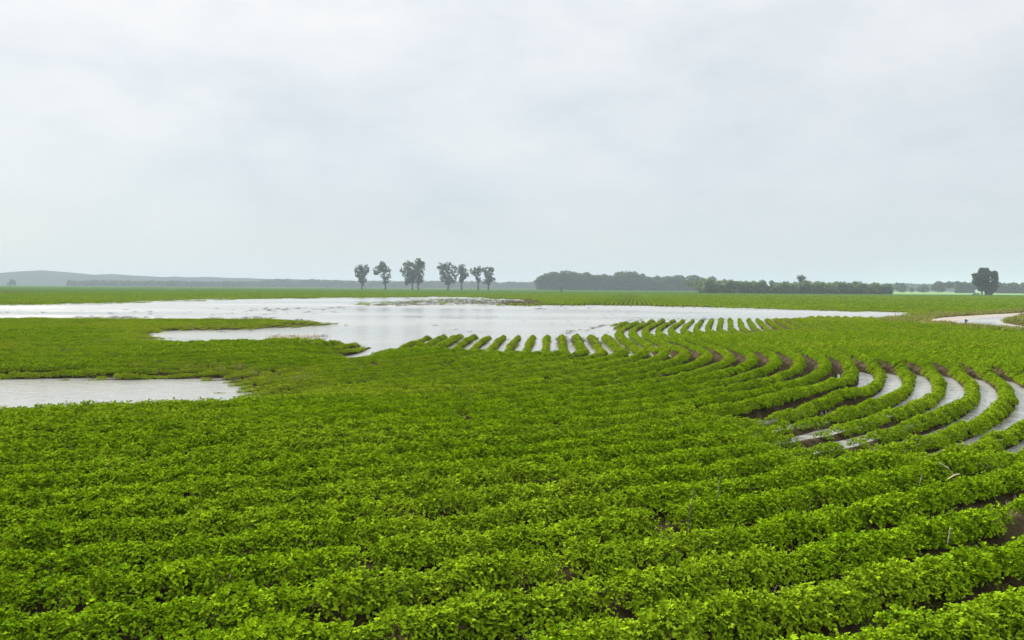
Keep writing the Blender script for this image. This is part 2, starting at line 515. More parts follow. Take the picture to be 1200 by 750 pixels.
def soy_mesh(name, seed, length, width, height, n, leaf, trifol=True, vary=1.0):
    """A bushy length of soybean row: leaves spread through a low dome, held up and outward."""
    g = np.random.default_rng(seed)
    # spread of the leaf nodes through the dome, most of them near its outside
    a = g.uniform(-1, 1, n * 3); b = g.uniform(-1, 1, n * 3); c = g.uniform(0.05, 1, n * 3)
    rr = np.sqrt(b ** 2 + (c * 0.98) ** 2)
    keep = np.where((rr < 1) & (rr > g.uniform(0.15, 0.95, n * 3)))[0][:n]
    a, b, c = a[keep], b[keep], c[keep]
    n = len(a)
    h = height * (1 + vary * (0.42 * vnoise(a * 1.6 + seed, b * 1.3 + 7, seed) - 0.24))
    P = np.stack([a * length * 0.5, b * width * 0.5 * (1.08 - 0.42 * c), c * h], -1)
    P[:, 0] += g.normal(0, 0.02, n)
    outv = unit(np.stack([g.normal(0, 0.7, n), b * 1.4 + g.normal(0, 0.35, n), 0.15 + g.normal(0.2, 0.3, n)], -1))
    up = unit(np.stack([outv[:, 0] * 0.3 + g.normal(0, 0.38, n), b * (0.75 if vary > 0.5 else 1.2) + g.normal(0, 0.40, n), 0.4 + 0.7 * c], -1))
    Vs = []; Fs = []; sh = []; off = 0
    angs = (-1.05, 0.0, 1.05) if trifol else (0.0,)
    shade = np.clip(0.5 + (0.2 + 0.5 * vary) * (g.beta(2, 2.2, n) - 0.5), 0, 1)
    for an in angs:
        side = unit(np.cross(outv, up))
        d = unit(outv * math.cos(an) + side * math.sin(an) + g.normal(0, 0.1, (n, 3)))
        ln = leaf * g.uniform(0.75, 1.25, n); wd = ln * g.uniform(0.58, 0.75, n)
        V, Fc = leaflet_batch(P + d * leaf * 0.12, d, up, ln, wd, g.uniform(0.04, 0.22, n))
        Vs.append(V); Fs.append(Fc + off); off += len(V)
        sh.append(np.repeat(np.clip(shade + g.normal(0, 0.06, n), 0, 1), 8))
    V = np.concatenate(Vs); Fc = np.concatenate(Fs)
    V[:, 2] = np.maximum(V[:, 2], 0.01)
    return np_mesh(name, V, Fc, [SOY], attrs={'leaf_shade': ('POINT', np.concatenate(sh))})


def stem_mesh(seed):
    g = random.Random(seed); mb = MB()
    for k in range(4):
        x = g.uniform(-0.003, 0.003); y = g.uniform(-0.003, 0.003); tx = x + g.uniform(-0.1, 0.1); ty = y + g.uniform(-0.12, 0.12)
        mb.tube([(x, y, -0.03), ((x + tx) / 2, (y + ty) / 2, 0.06), (tx, ty, 0.12)], [0.005, 0.004, 0.002], 5)
    return mb.mesh('stem', STEM)


LODS = []          # (list of meshes)
def build_variants():
    col = bpy.data.collections.new('soybean_variants')
    specs = [(6, 0.24, 0.40, 0.19, 220, 0.027, True), (6, 0.28, 0.39, 0.19, 195, 0.029, True),
             (5, 0.54, 0.31, 0.18, 250, 0.042, False), (4, 2.0, 0.30, 0.25, 190, 0.115, False)]
    first = 0; ranges = []
    near = []
    for li, (cnt, ln, wd, ht, n, leaf, tri) in enumerate(specs):
        for k in range(cnt):
            me = soy_mesh('soybean_foliage', 100 * li + k + 5, ln, wd, ht, n, leaf, tri, 0.9 if li == 0 else 0.3)
            o = bpy.data.objects.new('v%02d_soybean' % (first + k), me)
            col.objects.link(o)
            if li == 0: near.append(me)
        ranges.append((first, cnt)); first += cnt
    return col, ranges, near


def scatter_object(name, pts, rot, scl, tint, var, col, extra=None):
    """One object whose geometry nodes place the variant meshes at its own points."""
    me = bpy.data.meshes.new(name)
    me.vertices.add(len(pts)); me.vertices.foreach_set('co', np.asarray(pts, np.float32).ravel())
    for an, val, ty in (('rot', rot, 'FLOAT_VECTOR'), ('scl', scl, 'FLOAT_VECTOR'), ('tint', tint, 'FLOAT'), ('var', var, 'INT')):
        at = me.attributes.new(an, ty, 'POINT')
        if ty == 'FLOAT_VECTOR': at.data.foreach_set('vector', np.asarray(val, np.float32).ravel())
        else: at.data.foreach_set('value', np.asarray(val, np.int32 if ty == 'INT' else np.float32))
    o = link(name, me)
    ng = bpy.data.node_groups.new(name + '_scatter', 'GeometryNodeTree')
    ng.interface.new_socket('Geometry', in_out='INPUT', socket_type='NodeSocketGeometry')
    ng.interface.new_socket('Geometry', in_out='OUTPUT', socket_type='NodeSocketGeometry')
    N, L = ng.nodes, ng.links
    gi = N.new('NodeGroupInput'); go = N.new('NodeGroupOutput')
    m2p = N.new('GeometryNodeMeshToPoints')
    ci = N.new('GeometryNodeCollectionInfo'); ci.inputs['Collection'].default_value = col
    ci.inputs['Separate Children'].default_value = True; ci.inputs['Reset Children'].default_value = True
    ip = N.new('GeometryNodeInstanceOnPoints'); ip.inputs['Pick Instance'].default_value = True
    def na(nm, ty):
        a = N.new('GeometryNodeInputNamedAttribute'); a.data_type = ty; a.inputs['Name'].default_value = nm
        return a.outputs['Attribute']
    L.new(gi.outputs[0], m2p.inputs[0]); L.new(m2p.outputs[0], ip.inputs['Points'])
    L.new(ci.outputs[0], ip.inputs['Instance'])
    L.new(na('var', 'INT'), ip.inputs['Instance Index'])
    er = N.new('FunctionNodeEulerToRotation'); L.new(na('rot', 'FLOAT_VECTOR'), er.inputs[0])
    L.new(er.outputs[0], ip.inputs['Rotation']); L.new(na('scl', 'FLOAT_VECTOR'), ip.inputs['Scale'])
    L.new(ip.outputs[0], go.inputs[0])
    md = o.modifiers.new('scatter', 'NODES'); md.node_group = ng
    return o


def edge_d(x, y):
    """Grassy corner of the field by the photographer's feet: positive inside."""
    return (x - 2.8) * 0.55 - (y - 5.35) * 0.84 + 0.5 * (fbm(x * 1.3, y * 1.3, 77) - 0.5)


def row_points(ds, ymin, ymax, wedge=0.68, pad=3.5):
    """Points along every crop row between two distances, with the row heading."""
    out = []
    ks = range(-236, 354)
    for k in ks:
        r = R0 + k * PITCH
        segs = []
        t = np.arange(0, 340, ds)
        segs.append((CX + nf[0] * r + tf[0] * t, CY + nf[1] * r + tf[1] * t, np.full(t.shape, H_FAR)))
        if r > 1.0 and r < 90:
            a = np.arange(H_NEAR, H_FAR, ds / r)
            segs.append((CX + np.sin(a) * r, CY - np.cos(a) * r, a))
        if r < 90:
            t = -np.arange(0, 60, ds)
            segs.append((CX + nn[0] * r + tn[0] * t, CY + nn[1] * r + tn[1] * t, np.full(t.shape, H_NEAR)))
        for x, y, h in segs:
            x = x + row_bend(y); h = h - np.arctan(np.interp(y, _GY, _GS))
            ok = (y >= ymin) & (y < ymax) & (np.abs(x) < wedge * y + pad)
            if ok.any(): out.append(np.stack([x[ok], y[ok], h[ok], np.full(ok.sum(), k)], -1))
    return np.concatenate(out)


def build_crop():
    col, ranges, near_meshes = build_variants()
    bands = [(0.13, 2.2, 13), (0.19, 13, 45), (0.42, 45, 108), (1.55, 108, 320)]
    allp = []
    for li, (ds, y0, y1) in enumerate(bands):
        p = row_points(ds, y0, y1)
        g = np.random.default_rng(40 + li)
        n = len(p)
        p[:, 0] += g.normal(0, 0.015 + 0.02 * (li == 0), n); p[:, 1] += g.normal(0, 0.03, n)
        p[:, 0] += 0.10 * (fbm(p[:, 0] / 1.7, p[:, 1] / 1.7, 71) - 0.5); p[:, 1] += 0.10 * (fbm(p[:, 0] / 1.7, p[:, 1] / 1.7, 72) - 0.5)
        x, y = p[:, 0], p[:, 1]
        B = base_height(x, y); top = B + ridge_amp(x, y)
        rd = road_dist(x, y)
        side = x - np.interp(y, [q[1] for q in ROAD], [q[0] for q in ROAD])
        patch = fbm(x / 3.0, y / 3.0, 31); fine = fbm(x / 0.7, y / 0.7, 33)
        wet = top + 0.10 * (fine - 0.5) + 0.07 * (_hash(p[:, 3].astype(np.int64), np.zeros(n, np.int64), 4) - 0.5) + 0.05 * (g.random(n) - 0.5)
        keep = (wet > 0.0)
        emerg = ~keep & (B > -0.20) & (y > 14) & (g.random(n) < 0.16)
        keep |= emerg
        drowned = np.zeros(n, bool)
        for d in DROWNED:
            drowned |= poly_sd(x, y, d) < 3
        keep = np.where(drowned, g.random(n) < 0.22, keep)
        keep &= (rd > 5.2) & ~((side > 0) & (rd < 60) & (y > 21))
        keep &= g.random(n) < 0.985 - (0.30 if li == 0 else 0.28) * sstep(0.60, 0.80, fine)
        keep &= ~((edge_d(x, y) > 0.1) & (y < 8) & (x > 0.5))
        keep &= ~((poly_sd(x, y, FURROWS[-1]) < 0.3) & (g.random(n) < 0.40))
        keep &= ~((poly_sd(x, y, FURROWS[1]) < 0.3) & (fbm(x / 1.0, y / 3.0, 35) > 0.62))
        # yellowing of the crop that stood in water, and patches
        tint = 0.85 * (1 - sstep(0.05, 0.23, top)) * g.uniform(0.4, 1.0, n) + 0.5 * sstep(0.5, 0.78, patch) * g.uniform(0.6, 1, n) + 0.05 * g.random(n)
        tint += 0.18 * sstep(22, 54, y) * g.uniform(0.6, 1, n) - 0.32 * sstep(66, 115, y)
        tint += 0.34 * (_hash(p[:, 3].astype(np.int64), np.full(n, 3), 14) - 0.5) * sstep(6, 14, y) * (0.4 + 1.2 * fbm(x / 5, y / 5, 37)) + 0.25 * (fbm(x / 9, y / 14, 39) - 0.45)
        infur = poly_sd(x, y, FURROWS[0]) < 1.0
        tint = tint + 0.10 * sstep(14, 26, y) * (1 - sstep(60, 90, y))
        tint = np.where(infur | (poly_sd(x, y, FURROWS[1]) < 1) | (poly_sd(x, y, FURROWS[2]) < 1), tint * 0.5, tint)
        tint = np.where(drowned, g.uniform(0.55, 1.0, n), tint)
        tint = np.where(y < 22, tint * (0.8 + 0.1 * sstep(8, 20, y)), tint)
        va = 0.95 if li == 0 else 0.65
        s = (1 + va * (0.36 * patch - 0.18)) * (1 + va * g.uniform(-0.18, 0.18, n)) * (0.72 + 0.28 * sstep(0.0, 0.12, top))
        stress = sstep(0.42, 0.66, fbm(x / 7, y / 10, 47)) * sstep(14, 22, y) * (1 - sstep(85, 115, y)) * (0.45 + 0.55 * sstep(6, -4, x))
        s = s * (1 + 0.30 * (_hash(p[:, 3].astype(np.int64), np.full(n, 9), 21) - 0.5) * sstep(12, 20, y) * sstep(9, 3, x))
        s = s * (1 - 0.42 * stress); tint = tint + 0.28 * stress * g.uniform(0.6, 1.0, n)
        slit = poly_sd(x, y, OPEN_FURROW)
        keep &= slit > 0.12
        s = s * (1 - 0.35 * (1 - sstep(0.5, 2.0, slit)))
        s = np.where(drowned, s * 0.6, s)
        var = ranges[li][0] + g.integers(0, ranges[li][1], n)
        s = np.where(infur, s * 1.04, s); s = np.where(poly_sd(x, y, FURROWS[-1]) < 0, s * 0.8, s); s = np.where(emerg, s * 0.62, s)
        z = np.where(drowned | emerg, -0.05, top - 0.035)
        flip = g.integers(0, 2, n) * math.pi
        q = np.stack([x, y, z, p[:, 2] + flip + g.normal(0, 0.12 if li < 2 else 0.02, n), s, np.clip(tint, 0, 1), var, p[:, 3], 1 + va * g.uniform(-0.15, 0.2, n), np.full(n, li)], -1)
        allp.append(q[keep])
    A = np.concatenate(allp)
    # the 300 plants that stand closest inside the frame are objects of their own
    yrel = F * (CAM_H - A[:, 2] - 0.22) / A[:, 1]
    px = 600 + F * A[:, 0] / A[:, 1]; py = 337 + (px - 600) * ROLL + yrel
    cand = np.where((px > 4) & (px < 1196) & (py < 744) & (py > 500))[0]
    cand = cand[np.argsort(A[cand, 1])][:300]
    mask = np.zeros(len(A), bool); mask[cand] = True
    S = A[~mask]
    rot = np.stack([RNG.normal(0, 0.08, len(S)) * (S[:, 9] < 2), RNG.normal(0, 0.06, len(S)) * (S[:, 9] < 2), S[:, 3]], -1)
    scl = np.stack([np.maximum(S[:, 4], 0.9), S[:, 4], S[:, 4] * S[:, 8]], -1)
    o = scatter_object('soybean_crop', S[:, :3], rot, scl, S[:, 5], S[:, 6].astype(int), col)
    tag(o, 'green soybean crop filling the field in long curving rows', 'soybean crop', kind='stuff')
    # individual near plants
    order = ['outermost', 'second', 'third', 'fourth', 'fifth', 'sixth', 'seventh', 'eighth', 'ninth', 'tenth', 'eleventh', 'twelfth',
             'thirteenth', 'fourteenth', 'fifteenth', 'sixteenth', 'seventeenth', 'eighteenth', 'nineteenth', 'twentieth']
    rows = sorted({int(A[i, 7]) for i in cand}, reverse=True)
    stems = [stem_mesh(k) for k in range(6)]
    protos = []
    for k, me in enumerate(near_meshes):
        pl = bpy.data.objects.new('soybean_plant', None); fo = bpy.data.objects.new('foliage', me)
        st = bpy.data.objects.new('stem', stems[k]); st.parent = pl
        protos.append((pl, st, fo))
    for i in cand:
        v = int(A[i, 6]) % 6
        pl, st, fo = [q.copy() for q in protos[v]]
        C.objects.link(pl); C.objects.link(st); C.objects.link(fo); st.parent = pl; fo.parent = pl
        pl.name = 'soybean_plant'; st.name = 'stem'; fo.name = 'foliage'
        pl.location = A[i, :3]; pl.rotation_euler = (RNG.normal(0, 0.08), RNG.normal(0, 0.06), A[i, 3])
        pl.scale = (max(A[i, 4], 0.9), A[i, 4], A[i, 4] * A[i, 8])
        fo['tint'] = float(A[i, 5])
        w = order[min(rows.index(int(A[i, 7])), 19)]
        tag(pl, ('bushy green soybean plant in the %s row from the bottom right corner' % w) if w != 'outermost'
            else 'bushy green soybean plant in the outermost row at the bottom right corner', 'soybean plant', 'soybean plants in the %s row from the corner' % w)
    return A


# ------------------------------------------------------------------ grass, residue, straw
def blade_mesh(name, seed, n, spread, hgt, width, mat, lean=0.5):
    g = np.random.default_rng(seed)
    V = []; Fc = []; sh = []
    for i in range(n):
        a = g.uniform(0, 2 * math.pi); r = spread * math.sqrt(g.random())
        b = np.array([r * math.cos(a), r * math.sin(a), 0]); h = hgt * g.uniform(0.5, 1.15)
        d = np.array([g.normal(0, lean), g.normal(0, lean), 1.0]); d /= np.linalg.norm(d)
        s = np.array([math.cos(a + 1.3), math.sin(a + 1.3), 0]) * width
        m = b + d * h * 0.55; t = b + d * h + np.array([d[0], d[1], -0.35]) * h * 0.35
        k = len(V)
        V += [b - s * 0.5, b + s * 0.5, m + s * 0.4, m - s * 0.4, t + s * 0.08, t - s * 0.08]
        Fc += [(k, k + 1, k + 2, k + 3), (k + 3, k + 2, k + 4, k + 5)]
        sh += [np.clip(g.beta(2, 2), 0, 1)] * 6
    return np_mesh(name, np.array(V), np.array(Fc), [mat], attrs={'leaf_shade': ('POINT', sh)})


def build_grass_and_residue():
    col = bpy.data.collections.new('grass_variants')
    for k in range(4):
        col.objects.link(bpy.data.objects.new('v%d_grass' % k, blade_mesh('grass_tuft', 70 + k, 60, 0.22, 0.32, 0.012, GRASS)))
    for k in range(3):
        col.objects.link(bpy.data.objects.new('v%d_grass_far' % (4 + k), blade_mesh('grass_tuft_far', 80 + k, 55, 0.75, 0.42, 0.06, GRASS)))
    g = np.random.default_rng(90)
    pts = []; var = []; scl = []; tint = []
    # verge both sides of the track
    n = 26000
    x = g.uniform(18, 110, n); y = g.uniform(20, 137, n)
    rd = road_dist(x, y); side = x - np.interp(y, [q[1] for q in ROAD], [q[0] for q in ROAD])
    ok = (rd > 2.75) & (((side < 0) & (rd < 6.2)) | ((side > 0) & (rd < 26))) & (x < 0.72 * y + 6)
    x, y, rd = x[ok], y[ok], rd[ok]
    z = surface(x, y)
    pts.append(np.stack([x, y, z - 0.02], -1)); var.append(4 + g.integers(0, 3, len(x)))
    scl.append(g.uniform(0.6, 1.15, len(x)) * (0.55 + 0.45 * sstep(2.8, 4.5, rd))); tint.append(np.clip(g.normal(0.30, 0.22, len(x)), 0, 1))
    # rough grass on the field edge where the photographer stands
    n = 3800
    x = g.uniform(0.6, 6.5, n); y = g.uniform(2.5, 7.0, n)
    d = edge_d(x, y)
    ok = d > 0.0
    x, y = x[ok], y[ok]
    pts.append(np.stack([x, y, surface(x, y) - 0.02], -1)); var.append(g.integers(0, 4, len(x)))
    scl.append(g.uniform(0.35, 0.75, len(x))); tint.append(np.clip(g.normal(0.02, 0.2, len(x)), 0, 1))
    # low weeds between the near rows
    n = 2200
    y = 4.4 + 16 * g.random(n) ** 1.2; x = g.uniform(-1, 1, n) * (0.62 * y + 1)
    ok = (surface(x, y) > 0.03) & (np.abs(((row_u(x, y) / PITCH) % 1) - 0.5) < 0.28)
    x, y = x[ok], y[ok]
    pts.append(np.stack([x, y, surface(x, y) - 0.02], -1)); var.append(g.integers(0, 4, len(x)))
    scl.append(g.uniform(0.25, 0.6, len(x))); tint.append(np.clip(g.normal(0.25, 0.3, len(x)), 0, 1))
    # weeds and thin grass along the water margins
    n = 60000
    y = 14 + 80 * g.random(n) ** 1.5; x = g.uniform(-1, 1, n) * (0.66 * y + 3)
    b = base_height(x, y)
    ok = (b > -0.07) & (b < 0.09) & (np.minimum(poly_sd(x, y, POND), poly_sd(x, y, POND_NEAR)) < 2.5) & (poly_sd(x, y, FURROWS[0]) > 4) & (poly_sd(x, y, FURROWS[1]) > 0) & (poly_sd(x, y, FURROWS[3]) > 0) & (road_dist(x, y) > 6) & (g.random(n) < 0.45)
    x, y, b = x[ok], y[ok], b[ok]
    pts.append(np.stack([x, y, surface(x, y) - 0.02], -1)); var.append(g.integers(0, 4, len(x)))
    scl.append(g.uniform(0.4, 0.75, len(x)) * (0.55 + 0.45 * sstep(-0.07, 0.03, b))); tint.append(np.clip(g.normal(0.30, 0.25, len(x)), 0, 1))
    P = np.concatenate(pts); V = np.concatenate(var); S = np.concatenate(scl); T = np.concatenate(tint)
    rot = np.stack([np.zeros(len(P)), np.zeros(len(P)), g.uniform(0, 6.28, len(P))], -1)
    o = scatter_object('grass', P, rot, np.stack([S, S, S], -1), T, V, col)
    tag(o, 'rough green and tan grass along the track verge and field edge', 'grass', kind='stuff')

    # dead stalks: drowned crop that marks the flooded rows as dark lines on the water
    col2 = bpy.data.collections.new('residue_variants')
    for k in range(4):
        col2.objects.link(bpy.data.objects.new('v%d_residue' % k, blade_mesh('dead_tuft', 60 + k, 34, 0.30, 0.20, 0.02, RESIDUE, lean=0.9)))
    for k in range(2):
        col2.objects.link(bpy.data.objects.new('v%d_straw' % (4 + k), blade_mesh('straw_tuft', 66 + k, 26, 0.4, 0.34, 0.014, STRAW, lean=0.5)))
    pts = []; var = []; scl = []
    def lines(poly, ds, prob, hgt, v0=0, v1=4, rowmod=1):
        xs = [p[0] for p in poly]; ys = [p[1] for p in poly]
        p = row_points(ds, min(ys), max(ys), 0.8, 6)
        x, y = p[:, 0], p[:, 1]
        ok = (poly_sd(x, y, poly) < 0) & (g.random(len(x)) < prob) & (fbm(x / 1.2, y / 6, 55) > 0.42) & (np.abs(p[:, 3]) % rowmod == 0)
        x, y = x[ok], y[ok]
        pts.append(np.stack([x + g.normal(0, 0.06, len(x)), y, np.maximum(surface(x, y), -0.05)], -1))
        var.append(g.integers(v0, v1, len(x))); scl.append(hgt * g.uniform(0.6, 1.3, len(x)))
    lines(W((648, 406), (662, 394), (668, 388), (690, 383), (722, 379), (718, 381.5), (694, 385.5), (678, 391), (660, 408)), 0.3, 0.7, 0.8)
    lines(W((480, 401), (545, 387), (570, 386), (560, 394), (500, 403)), 0.45, 0.45, 0.8)
    lines(W((700, 380), (760, 373), (860, 372), (860, 378), (740, 384)), 0.6, 0.4, 0.8)
    lines(W((716, 376), (750, 374), (750, 376.5), (716, 377)), 0.5, 0.5, 0.9)
    lines(W((600, 362), (700, 360), (720, 361), (610, 363)), 1.0, 0.4, 1.0)
    lines(W((430, 358), (470, 354), (520, 351), (606, 351.5), (616, 357), (520, 357), (470, 359)), 1.0, 0.6, 1.3)
    lines(W((380, 360), (440, 357), (450, 360), (390, 363)), 1.2, 0.2, 1.0)
    lines(W((300, 362), (400, 360), (400, 363), (310, 364)), 1.0, 0.3, 1.1)
    lines(W((230, 372), (300, 371), (372, 376), (380, 382), (340, 378)), 0.7, 0.4, 1.0)
    lines(W((420, 377), (520, 376), (520, 380), (420, 379)), 0.9, 0.10, 0.6)
    lines(W((150, 386), (360, 382), (420, 388), (300, 391), (160, 389)), 0.7, 0.12, 0.7)
    lines(W((0, 443), (230, 443), (290, 448), (200, 456), (0, 464)), 0.5, 0.12, 0.7)
    lines(W((0, 364), (400, 360), (400, 369), (0, 369)), 1.2, 0.09, 0.9)
    lines(W((500, 370), (700, 365), (850, 366), (640, 395), (520, 396)), 0.8, 0.05, 0.7)
    lines(W((312, 396), (372, 394), (360, 412), (318, 404)), 0.3, 0.7, 1.0, 4, 6)
    lines(W((318, 394), (380, 393), (380, 399), (318, 400)), 0.35, 0.7, 1.0)
    lines(W((120, 372), (160, 371), (160, 380), (120, 380)), 0.6, 0.3, 1.0)
    lines(W((60, 400), (300, 396), (330, 420), (60, 432)), 0.35, 0.05, 0.9)
    lines(W((90, 371), (200, 370), (200, 377), (90, 378)), 0.5, 0.15, 1.0)
    lines(M((660, 396), (700, 397), (700, 404), (660, 404)), 0.25, 0.5, 1.2)
    # broken straw on the soil between the near rows
    n = 900
    y = g.uniform(4.4, 17, n); x = g.uniform(-1, 1, n) * (0.62 * y + 1)
    ok = (np.abs(((row_u(x, y) / PITCH) % 1) - 0.5) < 0.3) & (surface(x, y) > 0)
    x, y = x[ok], y[ok]
    pts.append(np.stack([x, y, surface(x, y)], -1)); var.append(np.where(g.random(len(x)) < 0.35, 4 + g.integers(0, 2, len(x)), g.integers(0, 4, len(x))))
    scl.append(g.uniform(0.25, 0.55, len(x)))
    P = np.concatenate(pts); V = np.concatenate(var); S = np.concatenate(scl)
    rot = np.stack([np.zeros(len(P)), np.zeros(len(P)), g.uniform(0, 6.28, len(P))], -1)
    o = scatter_object('dead_stalks', P, rot, np.stack([S, S, S], -1), np.zeros(len(P)), V, col2)
    tag(o, 'dark drowned stalks and straw littering the flooded rows', 'dead stalks', kind='stuff')


# ------------------------------------------------------------------ trees and woods
def cards(cen, size, seed):
    """Small bent leaf sprays, one per centre."""
    g = np.random.default_rng(seed); n = len(cen)
    d = unit(g.normal(0, 1, (n, 3))); u = unit(np.cross(d, unit(g.normal(0, 1, (n, 3)))))
    s = size * g.uniform(0.6, 1.4, n)[:, None]
    w = np.cross(d, u)
    V = np.stack([cen - d * s, cen + u * s * 0.55 + w * s * 0.2, cen + d * s, cen - u * s * 0.55 + w * s * 0.2], 1).reshape(-1, 3)
    Fc = np.arange(n * 4).reshape(n, 4)
    return V, Fc


def crown_mesh(name, lobes, density, size, seed, gaps=0.38):
    g = np.random.default_rng(seed); cs = []; sh = []
    for (x, y, z, rx, ry, rz) in lobes:
        n = int(density * (rx * ry * rz) ** (2 / 3)) + 6
        p = unit(g.normal(0, 1, (n, 3))) * (g.uniform(0.15, 1, (n, 1)) ** 0.45)
        # eat holes and ragged edges into the lobe
        wob = 0.78 + 0.5 * vnoise(p[:, 0] * 2.2 + seed + x, p[:, 2] * 2.2 + z, seed)
        q = p * np.array([rx, ry, rz]) * wob[:, None] + np.array([x, y, z])
        hole = fbm(q[:, 0] / (size * 3) + seed, q[:, 2] / (size * 3), seed + 5) + 0.2 * (vnoise(q[:, 1] / size / 3, q[:, 0] / size / 3, seed + 9) - 0.5)
        q = q[hole > gaps]
        cs.append(q); sh.append(np.clip(0.2 + 0.6 * g.random(len(q)), 0, 1))
    cen = np.concatenate(cs); V, Fc = cards(cen, size, seed)
    return np_mesh(name, V, Fc, [TREE], attrs={'leaf_shade': ('POINT', np.repeat(np.concatenate(sh), 4))})


def far_point(px, dist):
    return ((px - 600) / F * dist, dist)


def make_tree(name, px, dist, lobes_px, trunks_px, label, cat, group=None, trunk_r=0.45, density=26, size=0.55, seed=1, gaps=0.40, depth=0.8, fat=1.0):
    """lobes_px: (dx, up, rx, rz) in photo pixels from the foot; trunks_px: list of (dx_foot, [(dx, up), ...])."""
    k = dist / F
    x0, y0 = far_point(px, dist)
    e = bpy.data.objects.new(name, None); C.objects.link(e); e.location = (x0, y0, 0.12)
    tag(e, label, cat, group)
    g = random.Random(seed)
    lobes = []
    for (dx, up, rx, rz) in lobes_px:
        oy = g.uniform(-0.5, 0.5) * rx * k
        lobes.append((dx * k, oy, up * k, rx * k * fat, rx * k * depth * fat, rz * k * fat))
    cr = link('crown', crown_mesh('crown', lobes, density, size, seed, gaps), e)
    for foot, path in trunks_px:
        mb = MB()
        pts = [(foot * k, 0, -0.3)] + [(a * k, g.uniform(-.2, .2), b * k) for a, b in path]
        n = len(pts)
        mb.tube(pts, [trunk_r * (1.25 if i == 0 else 1 - 0.72 * i / (n - 1)) for i in range(n)], 8)
        j = pts[max(1, n // 2)]
        for (x, y, z, rx, ry, rz) in lobes:                       # limbs run into the lobes
            m = ((j[0] + x) / 2 + g.uniform(-.3, .3), y * 0.4, (j[2] + z) / 2 - 0.3)
            mb.tube([j, m, (x, y, z)], [trunk_r * 0.5, trunk_r * 0.32, 0.05], 6)
        link('trunk', mb.mesh('trunk', BARK), e)
    return e


